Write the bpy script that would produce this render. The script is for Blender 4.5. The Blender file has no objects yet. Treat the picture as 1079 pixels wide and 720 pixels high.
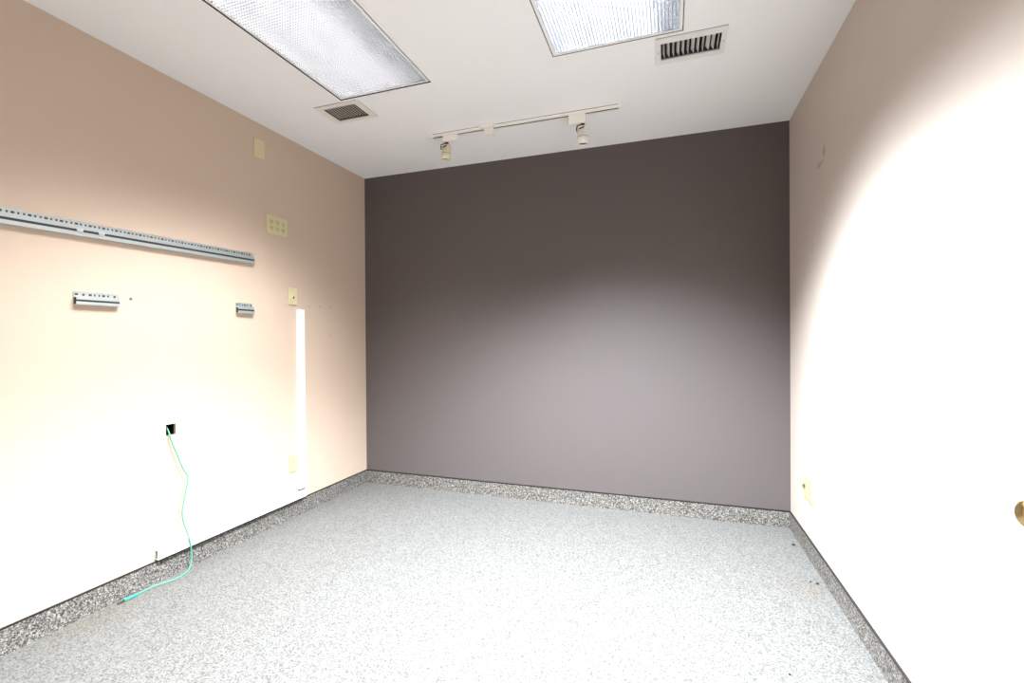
import bpy, bmesh, math, random
from mathutils import Vector, Matrix

C = bpy.context.scene.collection
R = random.Random(7)

# ------------------------------------------------------------------ sizes
XL, XR, YB, YF = -2.336, 0.696, 3.2, -0.3      # walls (camera stands at x = y = 0)
HC = 1.158                                      # lens height
ZC = HC + 1.310                                 # ceiling height
BASE = 0.1025                                   # top of the flashed base


# ------------------------------------------------------------------ helpers
class MB:
    """collects shapes; build() links them as one mesh object"""
    def __init__(self):
        self.bm = bmesh.new()

    def box(self, x0, x1, y0, y1, z0, z1, mi=0, bevel=0.0, mat=None):
        b = bmesh.new()
        bmesh.ops.create_cube(b, size=1.0)
        for v in b.verts:
            v.co = Vector(((x0 + x1) / 2 + v.co.x * (x1 - x0), (y0 + y1) / 2 + v.co.y * (y1 - y0),
                           (z0 + z1) / 2 + v.co.z * (z1 - z0)))
        if bevel:
            bmesh.ops.bevel(b, geom=list(b.edges), offset=bevel, segments=2, affect='EDGES', profile=0.6)
        return self.add(b, mi, mat)

    def add(self, b, mi=0, mat=None, smooth=False):
        if mat is not None:
            bmesh.ops.transform(b, matrix=mat, verts=list(b.verts))
        m = bpy.data.meshes.new('tmp')
        for f in b.faces:
            f.material_index = mi
            if smooth:
                f.smooth = True
        b.to_mesh(m)
        b.free()
        self.bm.from_mesh(m)
        bpy.data.meshes.remove(m)
        return self

    def cyl(self, p0, p1, r0, r1=None, n=24, mi=0, smooth=True):
        p0, p1 = Vector(p0), Vector(p1)
        r1 = r0 if r1 is None else r1
        b = bmesh.new()
        bmesh.ops.create_cone(b, cap_ends=True, segments=n, radius1=r0, radius2=r1, depth=(p1 - p0).length)
        q = (p1 - p0).to_track_quat('Z', 'Y').to_matrix().to_4x4()
        if smooth:
            for f in b.faces:
                f.smooth = len(f.verts) == 4
        return self.add(b, mi, Matrix.Translation((p0 + p1) / 2) @ q)

    def lathe(self, prof, origin, axis, n=32, mi=0):
        """prof: (distance along axis, radius)"""
        b = bmesh.new()
        rings = []
        for d, r in prof:
            rings.append([b.verts.new((r * math.cos(2 * math.pi * k / n), r * math.sin(2 * math.pi * k / n), d))
                          for k in range(n)])
        for a, c in zip(rings, rings[1:]):
            for k in range(n):
                b.faces.new((a[k], a[(k + 1) % n], c[(k + 1) % n], c[k]))
        b.faces.new(list(reversed(rings[0])))
        b.faces.new(rings[-1])
        for f in b.faces:
            f.smooth = len(f.verts) == 4
        q = Vector(axis).to_track_quat('Z', 'Y').to_matrix().to_4x4()
        return self.add(b, mi, Matrix.Translation(Vector(origin)) @ q)

    def tube(self, pts, r, n=10, sub=8, mi=0):
        P = [Vector(p) for p in pts]
        Q = []
        for i in range(len(P) - 1):
            a, b_, c, d = P[max(i - 1, 0)], P[i], P[i + 1], P[min(i + 2, len(P) - 1)]
            for k in range(sub):
                t = k / sub
                Q.append(0.5 * ((2 * b_) + (c - a) * t + (2 * a - 5 * b_ + 4 * c - d) * t * t
                                + (3 * b_ - a - 3 * c + d) * t ** 3))
        Q.append(P[-1])
        b = bmesh.new()
        rings = []
        up = Vector((1, 0, 0))
        for i, q in enumerate(Q):
            t = (Q[min(i + 1, len(Q) - 1)] - Q[max(i - 1, 0)]).normalized()
            s = t.cross(up)
            if s.length < 1e-3:
                s = t.cross(Vector((0, 1, 0)))
            s.normalize()
            up = s.cross(t).normalized()
            rings.append([b.verts.new(q + r * (math.cos(2 * math.pi * k / n) * s + math.sin(2 * math.pi * k / n) * up))
                          for k in range(n)])
        for a, c in zip(rings, rings[1:]):
            for k in range(n):
                f = b.faces.new((a[k], a[(k + 1) % n], c[(k + 1) % n], c[k]))
                f.smooth = True
        b.faces.new(list(reversed(rings[0])))
        b.faces.new(rings[-1])
        return self.add(b, mi)

    def prism(self, prof, axis, a0, a1, mi=0):
        """prof: closed 2-D outline; axis 'y': (x, z), axis 'x': (y, z)"""
        b = bmesh.new()
        def P(p, a):
            return (p[0], a, p[1]) if axis == 'y' else (a, p[0], p[1])
        r0 = [b.verts.new(P(p, a0)) for p in prof]
        r1 = [b.verts.new(P(p, a1)) for p in prof]
        n = len(prof)
        for k in range(n):
            b.faces.new((r0[k], r0[(k + 1) % n], r1[(k + 1) % n], r1[k]))
        b.faces.new(list(reversed(r0)))
        b.faces.new(r1)
        bmesh.ops.recalc_face_normals(b, faces=list(b.faces))
        return self.add(b, mi)

    def slab(self, plane, a0, a1, b0, b1, t0, t1, holes=(), mi=0):
        """slab with rectangular holes. plane 'z': a = x, b = y; plane 'x': a = y, b = z; plane 'y': a = x, b = z"""
        A = sorted({a0, a1, *[h[0] for h in holes], *[h[1] for h in holes]})
        Bv = sorted({b0, b1, *[h[2] for h in holes], *[h[3] for h in holes]})
        def P(a, b_, t):
            return {'z': (a, b_, t), 'x': (t, a, b_), 'y': (a, t, b_)}[plane]
        def solid(i, j):
            if i < 0 or j < 0 or i >= len(A) - 1 or j >= len(Bv) - 1:
                return False
            ca, cb = (A[i] + A[i + 1]) / 2, (Bv[j] + Bv[j + 1]) / 2
            return not any(h[0] < ca < h[1] and h[2] < cb < h[3] for h in holes)
        b = bmesh.new()
        cache = {}
        def V(i, j, t):
            k = (i, j, t)
            if k not in cache:
                cache[k] = b.verts.new(P(A[i], Bv[j], t))
            return cache[k]
        for i in range(len(A) - 1):
            for j in range(len(Bv) - 1):
                if not solid(i, j):
                    continue
                for t in (t0, t1):
                    b.faces.new((V(i, j, t), V(i + 1, j, t), V(i + 1, j + 1, t), V(i, j + 1, t)))
                for (di, dj, p, q) in ((-1, 0, (i, j), (i, j + 1)), (1, 0, (i + 1, j), (i + 1, j + 1)),
                                       (0, -1, (i, j), (i + 1, j)), (0, 1, (i, j + 1), (i + 1, j + 1))):
                    if not solid(i + di, j + dj):
                        b.faces.new((V(*p, t0), V(*q, t0), V(*q, t1), V(*p, t1)))
        bmesh.ops.recalc_face_normals(b, faces=list(b.faces))
        return self.add(b, mi)

    def build(self, name, mats, parent=None, label=None, kind=None, loc=None):
        me = bpy.data.meshes.new(name)
        self.bm.to_mesh(me)
        self.bm.free()
        for m in (mats if isinstance(mats, (list, tuple)) else [mats]):
            me.materials.append(m)
        o = bpy.data.objects.new(name, me)
        C.objects.link(o)
        if parent is not None:
            o.parent = parent
        if label:
            o['label'] = label
        if kind:
            o['kind'] = kind
        if loc:
            o.location = loc
        return o


def thing(name, label, cat, loc=(0, 0, 0), group=None, rot=(0, 0, 0)):
    o = bpy.data.objects.new(name, None)
    o.empty_display_size = 0.05
    C.objects.link(o)
    o.location = loc
    o.rotation_euler = rot
    tag(o, label, cat, group)
    return o


def tag(o, label, cat, group=None):
    o['label'] = label
    o['category'] = cat
    if group:
        o['group'] = group
    return o


def struct(o, label=None, cat=None):
    o['kind'] = 'structure'
    if label:
        o['label'] = label
    if cat:
        o['category'] = cat
    return o


# ------------------------------------------------------------------ materials
def mat(name, col, rough=0.6, metal=0.0, spec=0.5, emit=None, estr=0.0):
    m = bpy.data.materials.new(name)
    m.use_nodes = True
    p = m.node_tree.nodes['Principled BSDF']
    p.inputs['Base Color'].default_value = (*col, 1)
    p.inputs['Roughness'].default_value = rough
    p.inputs['Metallic'].default_value = metal
    p.inputs['Specular IOR Level'].default_value = spec
    if emit:
        p.inputs['Emission Color'].default_value = (*emit, 1)
        p.inputs['Emission Strength'].default_value = estr
    return m


def N(m, t, **kw):
    n = m.node_tree.nodes.new(t)
    for k, v in kw.items():
        setattr(n, k, v)
    return n


def L(m, a, b):
    m.node_tree.links.new(a, b)


def math_node(m, op, a, b=None, clamp=False):
    n = N(m, 'ShaderNodeMath', operation=op)
    n.use_clamp = clamp
    for i, v in enumerate((a, b)):
        if v is None:
            continue
        if isinstance(v, (int, float)):
            n.inputs[i].default_value = v
        else:
            L(m, v, n.inputs[i])
    return n.outputs[0]


def mix_col(m, fac, a, b):
    n = N(m, 'ShaderNodeMix', data_type='RGBA')
    for s, v in ((n.inputs[0], fac), (n.inputs[6], a), (n.inputs[7], b)):
        if isinstance(v, (int, float)):
            s.default_value = v
        elif isinstance(v, tuple):
            s.default_value = (*v, 1) if len(v) == 3 else v
        else:
            L(m, v, s)
    return n.outputs[2]


def spot(m, co, centre, radius, soft, scale=(1, 1, 1)):
    """soft-edged ellipsoid mask around a point of the place (a mark with its own place on the surface)"""
    v = N(m, 'ShaderNodeVectorMath', operation='SUBTRACT')
    L(m, co, v.inputs[0])
    v.inputs[1].default_value = centre
    s = N(m, 'ShaderNodeVectorMath', operation='MULTIPLY')
    L(m, v.outputs[0], s.inputs[0])
    s.inputs[1].default_value = scale
    l = N(m, 'ShaderNodeVectorMath', operation='LENGTH')
    L(m, s.outputs[0], l.inputs[0])
    r = N(m, 'ShaderNodeMapRange')
    r.interpolation_type = 'SMOOTHSTEP'
    L(m, l.outputs['Value'], r.inputs[0])
    r.inputs[1].default_value = radius - soft
    r.inputs[2].default_value = radius
    r.inputs[3].default_value = 1.0
    r.inputs[4].default_value = 0.0
    return r.outputs[0]


def paint(name, col, marks=(), rough=0.55, bump=0.03):
    """rolled wall paint: faint roller mottling and orange-peel bump, plus marks (centre, radius, soft, scale, colour, amount)"""
    m = mat(name, col, rough, spec=0.25)
    p = m.node_tree.nodes['Principled BSDF']
    co = N(m, 'ShaderNodeTexCoord').outputs['Object']
    n1 = N(m, 'ShaderNodeTexNoise')
    n1.inputs['Scale'].default_value = 2.2
    n1.inputs['Detail'].default_value = 4
    L(m, co, n1.inputs['Vector'])
    f = math_node(m, 'MULTIPLY', n1.outputs['Fac'], 0.5)
    c = mix_col(m, f, tuple(x * 0.975 for x in col), tuple(min(1, x * 1.025) for x in col))
    for centre, rad, soft, sc, mc, amt in marks:
        k = math_node(m, 'MULTIPLY', spot(m, co, centre, rad, soft, sc), amt)
        c = mix_col(m, k, c, mc)
    L(m, c, p.inputs['Base Color'])
    n2 = N(m, 'ShaderNodeTexNoise')
    n2.inputs['Scale'].default_value = 260
    n2.inputs['Detail'].default_value = 2
    L(m, co, n2.inputs['Vector'])
    b = N(m, 'ShaderNodeBump')
    b.inputs['Strength'].default_value = bump
    b.inputs['Distance'].default_value = 0.002
    L(m, n2.outputs['Fac'], b.inputs['Height'])
    L(m, b.outputs['Normal'], p.inputs['Normal'])
    return m


def speckle(name, cols, size=0.0055, marks=(), rough=0.75):
    """chip floor: small flakes in several greys, each its own flat colour"""
    m = mat(name, (0.3, 0.3, 0.3), rough, spec=0.3)
    p = m.node_tree.nodes['Principled BSDF']
    co = N(m, 'ShaderNodeTexCoord').outputs['Object']
    wn = N(m, 'ShaderNodeTexNoise')
    wn.inputs['Scale'].default_value = 180
    L(m, co, wn.inputs['Vector'])
    wv = N(m, 'ShaderNodeVectorMath', operation='MULTIPLY_ADD')
    L(m, wn.outputs['Color'], wv.inputs[0])
    wv.inputs[1].default_value = (size * 0.6,) * 3
    L(m, co, wv.inputs[2])
    v = N(m, 'ShaderNodeTexVoronoi')
    v.inputs['Scale'].default_value = 1.0 / size
    L(m, wv.outputs[0], v.inputs['Vector'])
    sep = N(m, 'ShaderNodeSeparateColor')
    L(m, v.outputs['Color'], sep.inputs[0])
    r = N(m, 'ShaderNodeValToRGB')
    r.color_ramp.interpolation = 'CONSTANT'
    el = r.color_ramp.elements
    while len(el) < len(cols):
        el.new(0.5)
    pos = 0.0
    for e, (w, c) in zip(el, cols):
        e.position = pos
        e.color = (*c, 1)
        pos += w
    L(m, sep.outputs[0], r.inputs[0])
    c = r.outputs[0]
    for centre, rad, soft, sc, mc, amt in marks:
        nn = N(m, 'ShaderNodeTexNoise')
        nn.inputs['Scale'].default_value = 28
        L(m, co, nn.inputs['Vector'])
        k = math_node(m, 'MULTIPLY', spot(m, co, centre, rad, soft, sc), math_node(m, 'MULTIPLY', nn.outputs['Fac'], amt))
        mm = N(m, 'ShaderNodeMix', data_type='RGBA', blend_type='MULTIPLY')
        L(m, k, mm.inputs[0])
        L(m, c, mm.inputs[6])
        mm.inputs[7].default_value = (*mc, 1)
        c = mm.outputs[2]
    L(m, c, p.inputs['Base Color'])
    b = N(m, 'ShaderNodeBump')
    b.inputs['Strength'].default_value = 0.25
    b.inputs['Distance'].default_value = 0.0015
    L(m, sep.outputs[1], b.inputs['Height'])
    L(m, b.outputs['Normal'], p.inputs['Normal'])
    return m


BEIGE = (0.570, 0.452, 0.358)
hole_col = (0.22, 0.17, 0.13)
lm = []
for yy, zz, a in ((2.568, 0.235, .45), (2.585, 0.232, .35), (2.681, 0.238, .75), (2.790, 0.240, .6), (2.776, 0.242, .5),
                  (2.566, 0.032, .35), (2.685, 0.033, .45), (2.770, 0.033, .4), (2.787, 0.032, .45)):
    lm.append(((XL, yy, HC + zz), 0.0075, 0.005, (1, 1, 1), hole_col, a))
M_left = paint('beige_wall_paint', BEIGE, lm)
rm = [((XR, 2.545, HC + 0.875), 0.030, 0.022, (1, 1.1, 0.75), (0.33, 0.27, 0.22), 0.75),
      ((XR, 2.62, HC + 0.835), 0.035, 0.02, (1, 0.75, 1.6), (0.36, 0.29, 0.24), 0.55),
      ((XR, 2.575, HC + 0.835), 0.03, 0.02, (1, 0.9, 1.6), (0.36, 0.29, 0.24), 0.5)]
M_right = paint('beige_wall_paint_scuffed', (0.60, 0.52, 0.458), rm)
M_back = paint('charcoal_mauve_paint', (0.112, 0.096, 0.094), rough=0.6)
M_ceil = paint('ceiling_white_paint', (0.89, 0.905, 0.92), rough=0.8)
chips = [(0.16, (0.068, 0.066, 0.062)), (0.24, (0.104, 0.102, 0.095)), (0.36, (0.140, 0.137, 0.129)), (0.24, (0.176, 0.173, 0.163))]
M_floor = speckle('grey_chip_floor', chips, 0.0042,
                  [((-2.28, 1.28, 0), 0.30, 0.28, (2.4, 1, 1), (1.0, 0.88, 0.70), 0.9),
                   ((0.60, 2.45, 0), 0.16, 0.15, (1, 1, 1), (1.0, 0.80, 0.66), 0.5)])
chips_b = [(0.22, (0.045, 0.041, 0.036)), (0.30, (0.108, 0.100, 0.090)), (0.32, (0.195, 0.183, 0.166)), (0.16, (0.33, 0.312, 0.288))]
M_base = speckle('grey_chip_base', chips_b, 0.005)
M_black = mat('black_cap_strip', (0.012, 0.011, 0.010), 0.5)
M_gapshade = mat('black_gap_shade', (0.01, 0.01, 0.01), 0.9, spec=0.1)  # black for the painted shade in gaps of lights and vents
M_gapshadegrey = mat('grey_gap_shade', (0.22, 0.22, 0.22), 0.9)  # paler version of the painted gap shade
M_frame = mat('white_enamel_frame', (0.90, 0.91, 0.92), 0.35)
M_house = mat('white_enamel_housing', (0.88, 0.88, 0.88), 0.5)
M_louver = mat('silvered_louver', (0.30, 0.315, 0.34), 0.35, metal=0.0)
M_register = mat('white_register_paint', (0.80, 0.80, 0.79), 0.4)
M_grille = mat('off_white_grille_paint', (0.80, 0.77, 0.72), 0.45)
M_slat_dark = mat('grille_blade_grey', (0.46, 0.44, 0.40), 0.5)
M_slat = mat('register_blade_grey', (0.80, 0.79, 0.77), 0.45)
M_duct = mat('dark_duct', (0.03, 0.03, 0.03), 0.8)
M_track = mat('track_white_enamel', (0.86, 0.85, 0.82), 0.35)
M_slotgap = mat('track_slot_gap_dark', (0.06, 0.04, 0.03), 0.6)
M_cream = mat('aged_cream_plastic', (0.74, 0.68, 0.50), 0.4)
M_headwhite = mat('lamp_white_enamel', (0.80, 0.79, 0.74), 0.35)
M_joint = mat('dark_swivel', (0.05, 0.045, 0.04), 0.45)
M_almond = mat('almond_plastic', (0.62, 0.56, 0.34), 0.35)
M_almond2 = mat('almond_plastic_face', (0.58, 0.52, 0.29), 0.35)
M_ivory = mat('ivory_plastic', (0.58, 0.535, 0.29), 0.35)
M_slotd = mat('socket_slot_dark', (0.06, 0.05, 0.03), 0.6)
M_screw = mat('screw_metal', (0.55, 0.52, 0.44), 0.35, metal=0.8)
M_zinc = mat('zinc_plated_steel', (0.58, 0.62, 0.62), 0.36, metal=0.65)
M_railshade = mat('rail_inside_shade', (0.035, 0.045, 0.045), 0.6)
M_pvc = mat('white_pvc', (0.86, 0.87, 0.88), 0.35)
M_pvcgrey = mat('grey_raceway_base', (0.16, 0.16, 0.165), 0.5)
M_box = mat('black_outlet_box', (0.006, 0.006, 0.006), 0.7, spec=0.1)
M_green = mat('green_cable_sheath', (0.075, 0.36, 0.22), 0.4)
M_greenboot = mat('teal_boot', (0.02, 0.38, 0.25), 0.4)
M_brass = mat('aged_brass', (0.62, 0.44, 0.19), 0.24, metal=1.0)
M_door = mat('door_white_paint', (0.78, 0.77, 0.74), 0.4)
M_debris = mat('dark_grit', (0.02, 0.018, 0.016), 0.8)
TUBE, SPOT, HALF, BLEND = 27, 36.5, 57.3, 0.60
M_tubeL = mat('warm_white_tube', (0.9, 0.9, 0.9), 0.3, emit=(1.0, 0.945, 0.885), estr=TUBE)
M_tubeR = mat('cool_white_tube', (0.9, 0.9, 0.9), 0.3, emit=(0.955, 0.975, 1.0), estr=TUBE)

# ------------------------------------------------------------------ room shell
LX0, LX1 = -1.690, -1.139          # left fitting, dark line to dark line
RX0, RX1 = -0.503, 0.064
FY0, FY1 = 0.905, 2.112
holes = [(LX0 - .004, LX1 + .004, FY0 - .004, FY1 + .004), (RX0 - .004, RX1 + .004, FY0 - .004, FY1 + .004)]
VR = (-0.050, 0.245, 2.134, 2.334)
VL = (-1.889, -1.602, 2.128, 2.328)
hr = (VR[0] + .022, VR[1] - .022, VR[2] + .036, VR[3] - .036)
hl = (VL[0] + .040, VL[1] - .036, VL[2] + .028, VL[3] - .028)
T = 0.16
struct(MB().slab('z', XL - .12, XR + .12, YF - .12, YB + .12, ZC, ZC + T, holes + [hr, hl]).build('ceiling', M_ceil),
       'white painted ceiling')
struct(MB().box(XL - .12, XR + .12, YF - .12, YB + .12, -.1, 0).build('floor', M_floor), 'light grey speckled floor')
BOX = (1.611, 1.659, HC - .466, HC - .411)
struct(MB().slab('x', YF, YB, 0, ZC, XL - .10, XL, [BOX]).build('wall_left', M_left), 'beige wall with rails and cable')
struct(MB().box(XL - .10, XR + .10, YB, YB + .10, 0, ZC).build('wall_back', M_back), 'dark charcoal accent wall')
DY0, DY1, DZ = 0.28, 1.185, 2.04
struct(MB().slab('x', YF, YB, 0, ZC, XR, XR + .10, [(DY0, DY1, -.0, DZ)]).build('wall_right', M_right), 'beige wall on the right')
struct(MB().box(XL - .10, XR + .10, YF - .10, YF, 0, ZC).build('wall_front', M_left), 'beige wall behind the viewpoint')

# flashed base with small cove at its foot, and black cap strip
def base_prof(s, x):
    # outline in (across, z): s = +1 grows towards +across
    t = .006
    pr = [(x, 0.0), (x + s * t, 0.0),
          (x + s * t, BASE - .004), (x, BASE - .004)]
    return pr
cap = lambda s, x: [(x, BASE - .004), (x + s * .0075, BASE - .004), (x + s * .0075, BASE + .002), (x, BASE + .002)]
struct(MB().prism(base_prof(1, XL), 'y', YF, YB).build('baseboard_left', M_base), 'speckled grey base along beige left wall')
struct(MB().prism(cap(1, XL), 'y', YF, YB).build('trim_1', M_black), 'black cap line on the left base')
struct(MB().prism(base_prof(-1, YB), 'x', XL + .006, XR - .006).build('baseboard_back', M_base), 'speckled grey base under dark wall')
struct(MB().prism(cap(-1, YB), 'x', XL + .0075, XR - .0075).build('trim_2', M_black), 'black cap line under dark wall')
struct(MB().prism(base_prof(-1, XR), 'y', DY1 + .036, YB).build('baseboard_right', M_base), 'speckled grey base along right wall')
struct(MB().prism(cap(-1, XR), 'y', DY1 + .036, YB).build('trim_3', M_black), 'black cap line on the right base')
struct(MB().prism(base_prof(1, YF), 'x', XL + .006, XR - .006).build('baseboard_front', M_base), 'speckled grey base behind the viewpoint')

# door in the right wall: only its knob reaches into the photograph
door = struct(MB().box(XR + .004, XR + .044, DY0 + .004, DY1 - .004, .006, DZ - .004, bevel=.002).build('door_1', M_door), 'white door in the right wall, brass knob')
cs = MB()
for (a, b, c, d) in ((DY0 - .036, DY0, 0, DZ + .036), (DY1, DY1 + .036, 0, DZ + .036), (DY0, DY1, DZ, DZ + .036)):
    cs.box(XR - .012, XR, a, b, c, d, bevel=.002)
cs.build('casing', M_door, door)
KY, KZ = 1.137, HC - .337
kb = MB()
kb.lathe([(0, .031), (.004, .031), (.007, .026), (.009, .014), (.028, .0115), (.034, .0135), (.040, .0205), (.047, .0255), (.055, .0275),
          (.063, .0265), (.069, .0225), (.073, .015), (.0745, .006)], (XR + .004, KY, KZ), (-1, 0, 0), 40)
kb.build('knob', M_brass, door, 'round brass door knob')

# ------------------------------------------------------------------ recessed ceiling lights
def ceiling_light(x0, x1, tube_mat, label, tint, power, side, gap, gm):
    y0, y1 = FY0, FY1
    t = thing('ceiling_light', label, 'ceiling light', ((x0 + x1) / 2, (y0 + y1) / 2, ZC), 'recessed ceiling lights')
    ox, oy = -(x0 + x1) / 2, -(y0 + y1) / 2
    w, d = (x1 - x0) / 2, (y1 - y0) / 2
    fr = MB()            # thin trim ring on the ceiling round the opening
    fr.slab('z', -w - .016, w + .016, -d - .016, d + .016, -.002, 0.0, [(-w - .001, w + .001, -d - .001, d + .001)])
    fr.build('trim_ring', M_frame, t)
    g = MB()             # dark ring painted in as the shade of the gap
    g.slab('z', -w - .001, w + .001, -d - .001, d + .001, -.002, .02, [(-w, w, -d, d)])
    g.build('gap_shade', gm, t)
    inn = MB()           # lens door frame standing in the opening
    i0 = gap
    inn.slab('z', -w + i0, w - i0, -d + i0, d - i0, -.0005, .017, [(-w + .016, w - .016, -d + .016, d - .016)])
    inn.build('door_frame', M_frame, t)
    lx, ly = w - .016, d - .016
    hs = MB()            # white pan above
    z0, z1 = .0172, .118
    hs.box(-w + .006, w - .006, -d + .006, d - .006, z1, z1 + .004)
    for s in (-1, 1):
        hs.box(s * (w - .008) - .002, s * (w - .008) + .002, -d + .006, d - .006, z0, z1)
        hs.box(-w + .010, w - .010, s * (d - .008) - .002, s * (d - .008) + .002, z0, z1)
    hs.build('housing', M_house, t)
    lv = MB()            # square-cell louvre
    nx, ny, th = 38, 84, .0011
    for k in range(nx + 1):
        x = -lx + 2 * lx * k / nx
        lv.box(x - th / 2, x + th / 2, -ly, ly, LZ0, LZ1)
    for k in range(ny + 1):
        y = -ly + 2 * ly * k / ny
        lv.box(-lx, lx, y - th / 2, y + th / 2, LZ0, LZ1)
    lv.build('louver', M_louver, t, 'square-cell silvery louver')
    for x in (-.175, -.02, .125):
        tb = MB()
        tb.cyl((x, -d + .03, .078), (x, d - .03, .078), .019, n=12)
        tb.build('fluorescent_tube', tube_mat, t)
    # the beam the louver lets out: lamps set in the louver plane with its cut-off angle
    for i in range(4):
        for j in range(7):
            ld = bpy.data.lights.new('louver_lamp', 'SPOT')
            ld.energy = SPOT * power * (.49 + .17 * j) * side[i]
            ld.color = tint
            ld.spot_size = math.radians(2 * HALF)
            ld.spot_blend = BLEND
            ld.shadow_soft_size = .035
            lo = bpy.data.objects.new('louver_lamp', ld)
            lo.location = (lx * (2 * (i + .5) / 4 - 1), ly * (2 * (j + .5) / 7 - 1), -.006)
            lo.parent = t
            C.objects.link(lo)
    return t
LZ0, LZ1 = .0005, .0135
ceiling_light(LX0, LX1, M_tubeL, 'recessed ceiling light with visible louver grid, nearer the beige left wall', (.955, .97, 1.0), .375, (.58, .80, 1.15, 1.5), .0065, M_gapshade)
ceiling_light(RX0, RX1, M_tubeR, 'recessed ceiling light beside the wide white air register, nearer the right wall', (.89, .97, 1.05), 1.52, (1.85, 1.25, .55, .38), .0030, M_gapshadegrey)

# ------------------------------------------------------------------ air vents
def vent(name, label, box, hole, pm, sm, nsl, tilts, depth, bw, gm, screws=True):
    x0, x1, y0, y1 = box
    cx, cy = (x0 + x1) / 2, (y0 + y1) / 2
    t = thing(name, label, 'air vent', (cx, cy, ZC))
    h = (hole[0] - cx, hole[1] - cx, hole[2] - cy, hole[3] - cy)
    f = MB()
    f.slab('z', x0 - cx, x1 - cx, y0 - cy, y1 - cy, -.0070, -.0030, [h])
    gk = MB()  # dark sheet standing in for the shaded gap behind the plate
    gk.slab('z', x0 - cx + .002, x1 - cx - .002, y0 - cy + .002, y1 - cy - .002, -.0029, 0, [h])
    gk.build('gap_shade', gm, t)
    f.slab('z', h[0] - .007, h[1] + .007, h[2] - .007, h[3] + .007, -.0082, -.0070, [h])
    f.build('face_plate', pm, t)
    d = MB()
    e = .001
    a, b, c, g = h[0] + e, h[1] - e, h[2] + e, h[3] - e
    d.box(a, b, c, g, .100, .102)
    d.box(a, a + .002, c, g, -.0005, .1); d.box(b - .002, b, c, g, -.0005, .1)
    d.box(a, b, c, c + .002, -.0005, .1); d.box(a, b, g - .002, g, -.0005, .1)
    d.build('duct_throat', M_duct, t)
    for k in range(nsl):
        x = h[0] + (h[1] - h[0]) * (k + .5) / nsl
        s = MB()
        an = math.radians(tilts[k % len(tilts)])
        s.box(-bw / 2, bw / 2, h[2] + .0022, h[3] - .0022, -.0007, .0007,
              mat=Matrix.Translation((x, 0, depth)) @ Matrix.Rotation(an, 4, 'Y'))
        s.build('slat', sm, t)
    if screws:
        for sx in (-1, 1):
            q = MB()
            q.cyl((sx * ((x1 - x0) / 2 - .012), 0, -.0070), (sx * ((x1 - x0) / 2 - .012), 0, -.0090), .0042, .003, 14)
            q.build('screw', M_screw, t)
    return t
vent('air_register', 'white air register with upright blades, touching the right ceiling light', VR, hr, M_register, M_slat, 12,
     [66, 62, 70, 60, 64, 72, 58, 66, 78, 55, 60, 84], .010, .022, M_gapshadegrey)
vent('return_grille', 'small off-white grille with dark blades, behind the left ceiling light', VL, hl, M_grille, M_slat_dark, 12,
     [96], .0035, .0068, M_gapshade, False)

# ------------------------------------------------------------------ track lighting
TY = 2.668
tr = thing('lighting_track', 'white ceiling track running in front of the dark wall', 'light track', (-.843, TY, ZC))
r = MB()
hw, hh = .0165, .019
prof = [(-hw, -.0035), (hw, -.0035), (hw, -hh), (.0065, -hh), (.0065, -hh + .012), (-.0065, -hh + .012), (-.0065, -hh), (-hw, -hh)]
r.prism([(p[0], p[1]) for p in prof], 'x', -.585, .585)
r.build('rail', M_track, tr)
sl = MB()
sl.box(-.580, .580, -hw + .0015, hw - .0015, -.0034, 0)  # dark strip painted in as the shadow line between rail and ceiling
sl.box(-.58, .58, -.0064, .0064, -hh + .0015, -hh + .0118)
sl.build('slot_and_gap_shade', M_slotgap, tr)
fx = -1.036 + .843
fd = MB()
fd.box(fx - .055, fx + .040, -.060, -.0167, -.016, 0, bevel=.003)
fd.box(fx - .030, fx + .030, -.026, .026, -.058, -hh, bevel=.003)
fd.build('feed_box', M_track, tr)
for s in (-1, 1):
    e = MB()
    e.box(s * .592 - .007, s * .592 + .007, -.0175, .0175, -.0205, 0, bevel=.002)
    e.build('end_cap', M_track, tr)

def track_head(x, s, lean, label, m_head, ah, wide):
    """s = +1: lamp hangs under the right end of its adapter"""
    t = thing('track_spotlight', label, 'spotlight', (x, TY, ZC - hh), 'spotlights on the track')
    a = MB()
    a.box(-.050, .050, -.016, .016, -ah, -.0005, bevel=.004)
    a.build('adapter', M_track, t)
    px = s * .030
    st = MB()
    st.cyl((px, 0, -ah), (px, 0, -ah - .010), .013, .011, 18)
    st.build('swivel', M_joint, t)
    yk = MB()
    yk.tube([(px - s * .012, -.01, -ah - .008), (px - .026, -.018, -ah - .016), (px - .0305, -.02, -ah - .031), (px - .0305, -.015, -ah - .046)], .0035)
    yk.tube([(px + .014, -.0285, -ah - .030), (px - .016, -.032, -ah - .040)], .0035)
    yk.build('yoke_arm', M_joint, t)
    q = Matrix.Translation((px, 0, -ah - .012)) @ Matrix.Scale(wide, 4) @ Matrix.Rotation(math.radians(lean[0]), 4, 'X') @ Matrix.Rotation(math.radians(lean[1]), 4, 'Y')
    hd = MB()
    hd.lathe([(0, .010), (.004, .022), (.012, .0285), (.055, .0285), (.056, .0305), (.094, .0305), (.094, .0270), (.070, .0270), (.069, .002)], (0, 0, 0), (0, 0, -1), 32)
    hd.bm.transform(q)
    h = hd.build('lamp_housing', m_head, t)
    gr = MB()
    gr.lathe([(.0545, .0288), (.0575, .0310), (.0605, .0288)], (0, 0, 0), (0, 0, -1), 32)
    gr.bm.transform(q)
    gr.build('seam_ring', M_joint, h)
    bl = MB()
    bl.lathe([(.070, .012), (.080, .025), (.085, .025), (.087, .015), (.088, .004)], (0, 0, 0), (0, 0, -1), 28)
    bl.bm.transform(q)
    bl.build('bulb', M_joint, h)
    return t
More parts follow.
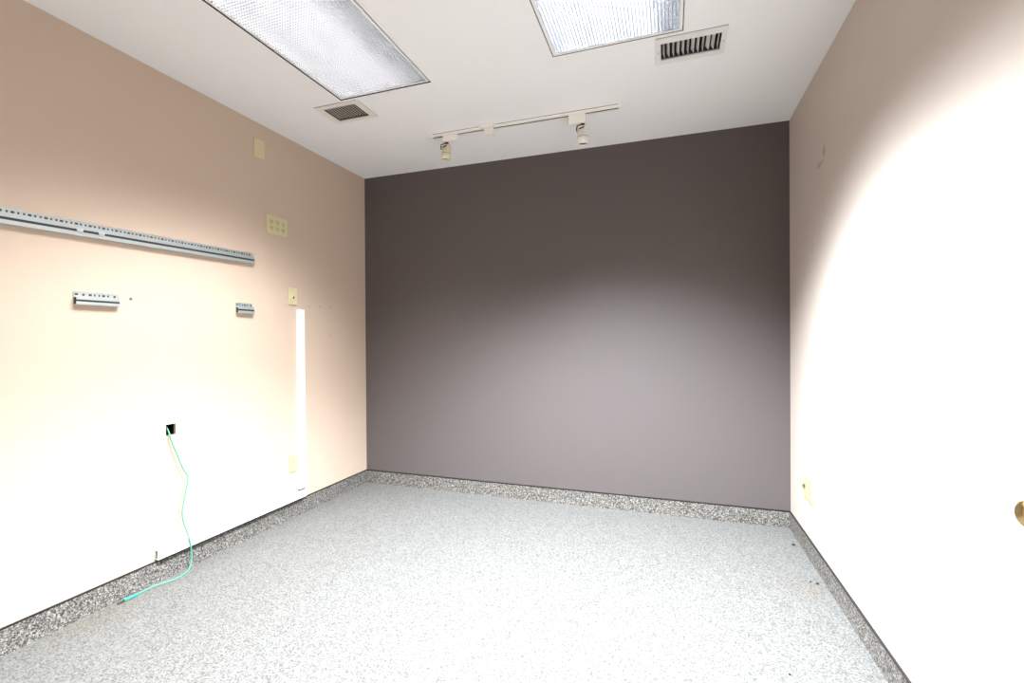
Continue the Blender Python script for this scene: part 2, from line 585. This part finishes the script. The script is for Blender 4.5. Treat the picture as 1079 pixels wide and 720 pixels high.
track_head(-1.300, -1, (4, 6), 'cream spotlight under the end of the track near the left wall', M_cream, .042, 1.0)
track_head(-.494, 1, (4, 0), 'white spotlight under the right half of the track', M_headwhite, .056, 1.12)

# ------------------------------------------------------------------ wall plates (built facing +x, z up, y along the wall)
def plate_body(t, y0, y1, h, m, name='cover_plate'):
    b = MB()
    b.box(0.0, .0065, y0, y1, -h / 2, h / 2, bevel=.0022)
    return b.build(name, m, t)

def duplex(t, y, mface):
    for s in (-1, 1):
        f = MB()
        f.lathe([(0, .0172), (.0075, .0172), (.0085, .0160)], (0.0005, y, s * .0195), (1, 0, 0), 24)
        o = f.build('socket', mface, t)
        q = MB()
        q.box(.0086, .0094, y - .0078, y - .0050, s * .0195 - .003, s * .0195 + .0075)
        q.box(.0086, .0094, y + .0045, y + .0070, s * .0195 - .002, s * .0195 + .0065)
        q.cyl((.0086, y, s * .0195 - .0085), (.0094, y, s * .0195 - .0085), .003, n=12)
        q.build('slots', M_slotd, o)
    c = MB()
    c.cyl((.0064, y, 0), (.0078, y, 0), .0033, .0026, 12)
    c.build('screw', M_screw, t)

def screws2(t, y, dz):
    for s in (-1, 1):
        c = MB()
        c.cyl((.0064, y, s * dz), (.0078, y, s * dz), .0033, .0026, 12)
        c.build('screw', M_screw, t)

W90 = (0, 0, math.pi)
t = thing('blank_plate', 'blank almond plate high on the beige wall, close under the ceiling', 'wall plate', (XL, 2.170, HC + 1.156))
plate_body(t, -.038, .038, .114, M_almond); screws2(t, 0, .030)

t = thing('outlet_plate', 'wide almond three-gang outlet plate above the right end of the long rail', 'wall outlet', (XL, 2.301, HC + .720))
plate_body(t, -.081, .081, .114, M_almond)
for y in (-.046, 0, .046):
    duplex(t, y, M_almond2)

t = thing('jack_plate', 'single almond jack plate directly above the white upright raceway', 'wall plate', (XL, 2.424, HC + .288))
plate_body(t, -.036, .036, .110, M_almond); screws2(t, 0, .042)
j = MB(); j.lathe([(0, .0085), (.011, .0085), (.012, .0070)], (.0005, 0, -.006), (1, 0, 0), 20); jj = j.build('jack', M_almond2, t)
j = MB(); j.cyl((.0121, 0, -.006), (.0135, 0, -.006), .0058, n=14); j.build('jack_hole', M_slotd, jj)

t = thing('outlet_plate', 'single almond outlet low down, left of the white upright raceway', 'wall outlet', (XL, 2.416, HC - .803))
plate_body(t, -.036, .036, .114, M_ivory)
duplex(t, 0, M_ivory)

t = thing('jack_plate', 'ivory jack plate low on the right wall, the one nearer the dark wall', 'wall plate', (XR, 2.856, HC - .802), rot=W90)
plate_body(t, -.0355, .0355, .116, M_ivory); screws2(t, 0, .042)
j = MB(); j.lathe([(0, .0095), (.014, .0095), (.015, .0080)], (.0005, -.008, .004), (1, 0, 0), 20); jj = j.build('jack', M_slotd, t)

t = thing('outlet_plate', 'ivory outlet low on the right wall, farther from the dark wall', 'wall outlet', (XR, 2.768, HC - .800), rot=W90)
plate_body(t, -.0355, .0355, .116, M_ivory)
b = MB(); b.box(.001, .0088, -.0165, .0165, -.033, .033, bevel=.0015); o = b.build('socket', M_ivory, t)
for s in (-1, 1):
    q = MB()
    q.box(.0087, .0094, -.0075, -.0050, s * .017 - .003, s * .017 + .005)
    q.box(.0087, .0094, .0050, .0075, s * .017 - .003, s * .017 + .005)
    q.build('slots', M_slotd, o)
screws2(t, 0, .042)

# ------------------------------------------------------------------ zinc mounting rails on the left wall
def rail(label, y0, y1, zlo, zhi, screws, nuts=(), ends=0.0, tilt=0.0):
    n = y1 - y0
    t = thing('mounting_rail', label, 'rail', (XL, y0, zlo), 'zinc mounting rails', (tilt, 0, 0))
    H = zhi - zlo
    hb = []
    k, y = 0, .009
    while y < n - .010:
        if not any(abs(y - s) < .011 for s in screws):
            ww = .0065 if k % 3 else .0115
            hb.append((y - ww / 2, y + ww / 2, H - .0165, H - .0080))
        y += .0165; k += 1
    f = MB()
    f.slab('x', 0, n, H - .024, H, .0022, .0036, hb)
    f.box(.0010, .0022, 0, n, H - .020, H - .004, mi=1)  # dark strip behind the holes, painted in as their shade
    f.box(.0010, .0046, 0, n, H - .0012, H + .0004)
    f.build('slotted_flange', [M_zinc, M_railshade], t)
    c = MB()
    D = .021
    zt = H - .024
    gap0, gap1 = zt * .40, zt * .66
    c.box(.0010, .0030, -ends, n + ends, 0, zt)                                   # back
    c.box(.0030, D, -ends, n + ends, zt - .002, zt)                               # top
    c.box(.0030, D, -ends, n + ends, 0, .002)                                     # bottom
    c.box(D - .002, D, -ends, n + ends, gap1, zt - .002)
    c.box(D - .002, D, -ends, n + ends, .002, gap0)
    c.build('channel', M_zinc, t)
    dk = MB()  # dark fill standing in for the shade inside the channel
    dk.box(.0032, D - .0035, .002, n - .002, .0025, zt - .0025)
    dk.build('channel_shade', M_railshade, t)
    for s in screws:
        q = MB()
        q.cyl((.0030, s, H - .0125), (.0055, s, H - .0125), .0050, .0042, 14)
        q.build('screw', M_slotd, t)
    for y in nuts:
        q = MB()
        q.box(D - .004, D + .0025, y - .011, y + .011, gap0 - .003, gap1 + .003, bevel=.001)
        q.cyl((D + .0025, y, (gap0 + gap1) / 2), (D + .0045, y, (gap0 + gap1) / 2), .0045, n=12)
        q.build('channel_nut', M_zinc, t)
    return t
rail('long slotted zinc rail across the upper beige wall', .80, 2.118, HC + .434, HC + .497, (1.03,), (.457, .535), .003, .0145)
rail('short slotted zinc rail, the longer stub under the long rail, left', 1.242, 1.406, HC + .155, HC + .210, (.034, .150))
rail('tiny zinc rail stub under the right end of the long rail', 2.003, 2.116, HC + .158, HC + .217, (.10,))

sc = MB()
sc.cyl((0.0002, 0, 0), (.004, 0, 0), .0065, .0045, 16)
sc.box(.0039, .0045, -.004, .004, -.0007, .0007)
tag(sc.build('wall_screw', M_pvcgrey, loc=(XL, 1.460, HC + .195)), 'lone screw head in the wall, right of the longer rail stub', 'screw')

# ------------------------------------------------------------------ white raceway
t = thing('cable_raceway', 'white upright cable raceway running down the beige wall', 'raceway', (XL, 2.484, HC - 1.000))
b = MB(); b.box(.0005, .021, -.028, .027, .014, 1.206, bevel=.003); b.build('channel_cover', M_pvc, t)
b = MB(); b.box(.0005, .0145, -.024, .022, -.001, .0135); b.build('channel_base', M_pvcgrey, t)
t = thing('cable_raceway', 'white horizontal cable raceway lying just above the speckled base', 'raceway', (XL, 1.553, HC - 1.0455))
b = MB(); b.slab('y', .0005, .023, 0, .046, .0, .90, [(.0035, .020, .003, .043)]); b.build('channel_cover', M_pvc, t)
b = MB(); b.box(.0040, .0195, .004, .88, .0035, .0425); b.build('channel_base', M_pvcgrey, t)
b = MB(); b.box(.0005, .025, .9005, .958, -.002, .0435, bevel=.003); b.build('elbow', M_pvc, t)
b = MB(); b.box(.0008, .0262, .002, .93, -.0078, -.0002); b.build('shadow_gap_strip', M_black, t)  # black strip added as the shadow gap under the raceway

# ------------------------------------------------------------------ open outlet hole and green cable
b = MB()
y0, y1, z0, z1 = BOX[0] + .001, BOX[1] - .001, BOX[2] + .001, BOX[3] - .001
xb, xf = XL - .070, XL - .016
b.box(xb, xb + .002, y0, y1, z0, z1)
b.box(xb, xf, y0, y0 + .002, z0, z1); b.box(xb, xf + .004, y1 - .002, y1, z0, z1)
b.box(xb, xf, y0, y1, z0, z0 + .002); b.box(xb, xf, y0, y1, z1 - .002, z1)
tag(b.build('outlet_box', M_box), 'open black outlet box the green cable comes out of', 'outlet box')

t = thing('network_cable', 'thin green cable hanging out of the outlet box onto the floor', 'cable', (XL + .02, 1.62, 0))
def P(x, y, z):
    return (x - (XL + .02), y - 1.62, z)
cab = [P(XL - .05, 1.632, HC - .418), P(XL - .020, 1.628, HC - .428), P(XL + .006, 1.622, HC - .452), P(XL + .014, 1.624, HC - .480), P(XL + .022, 1.650, HC - .567),
       P(XL + .024, 1.676, HC - .640), P(XL + .026, 1.699, HC - .690), P(XL + .027, 1.690, HC - .745), P(XL + .027, 1.676, HC - .810), P(XL + .027, 1.668, HC - .857), P(XL + .027, 1.674, HC - .910),
       P(XL + .029, 1.697, HC - .985), P(XL + .030, 1.708, HC - 1.04), P(XL + .030, 1.712, HC - 1.105), P(XL + .034, 1.700, HC - 1.142),
       P(XL + .052, 1.668, .005), P(XL + .066, 1.612, .0042), P(XL + .048, 1.560, .0042), P(XL + .036, 1.524, .0042), P(XL + .034, 1.485, .0042), P(XL + .038, 1.450, .0048)]
c = MB(); c.tube(cab, .0033, 10, 8); c.build('sheath', M_green, t)
c = MB()
c.tube([P(XL + .038, 1.452, .0058), P(XL + .039, 1.430, .0058), P(XL + .038, 1.405, .0060)], .0055, 12, 4)
c.tube([P(XL + .038, 1.408, .0075), P(XL + .038, 1.396, .0075)], .0072, 12, 3)
c.build('strain_relief', M_greenboot, t)
c = MB(); c.box(-.004, .004, -.012, .012, -.0032, .0032, bevel=.001, mat=Matrix.Translation(Vector(P(XL + .036, 1.384, .0042))) @ Matrix.Rotation(math.radians(6), 4, 'Z'))
c.build('plug', M_slotd, t)

# ------------------------------------------------------------------ specks of grit on the floor
def grit(x, y, s, label):
    b = bmesh.new()
    bmesh.ops.create_icosphere(b, subdivisions=2, radius=s)
    for v in b.verts:
        v.co *= 1 + R.uniform(-.18, .18)
        v.co.z *= .6
    zm = min(v.co.z for v in b.verts)
    for v in b.verts:
        v.co.z -= zm
    o = MB().add(b, smooth=True).build('grit_speck', M_debris, loc=(x, y, 0))
    tag(o, label, 'debris')
grit(.652, 2.940, .0085, 'dark grit speck at the foot of the right base, nearest the dark wall')
grit(.655, 2.512, .0060, 'dark grit speck by the right base, larger of a close pair')
grit(.630, 2.522, .0045, 'dark grit speck by the right base, smaller of a close pair')
grit(.388, 1.806, .0045, 'dark grit speck on open floor at the bottom of the photo')

# ------------------------------------------------------------------ camera
f_px, yaw, pitch, roll, cy = 489.365, 0.32546, -0.00435, -0.00622, 359.4984
cam = bpy.data.cameras.new('camera')
cam.sensor_fit = 'HORIZONTAL'
cam.sensor_width = 36.0
cam.lens = f_px / 1079 * 36.0
cam.clip_start = 0.02
cam.shift_y = (cy - 360.0) / 1079
co = bpy.data.objects.new('camera', cam)
C.objects.link(co)
co.matrix_world = (Matrix.Translation((0, 0, HC)) @ Matrix.Rotation(yaw, 4, 'Z') @ Matrix.Rotation(math.pi / 2 + pitch, 4, 'X')
                   @ Matrix.Rotation(roll, 4, 'Z'))
s = bpy.context.scene
s.camera = co

w = bpy.data.worlds.new('world')
w.use_nodes = True
w.node_tree.nodes['Background'].inputs[0].default_value = (0, 0, 0, 1)
w.node_tree.nodes['Background'].inputs[1].default_value = 0
s.world = w

s.view_settings.view_transform = 'Standard'
s.view_settings.look = 'None'
s.view_settings.gamma = 1.0
s.view_settings.exposure = 0.0
s.view_settings.use_curve_mapping = False
s.cycles.max_bounces = 16
s.cycles.diffuse_bounces = 10
s.cycles.glossy_bounces = 6
s.cycles.use_denoising = True
s.cycles.sample_clamp_indirect = 20
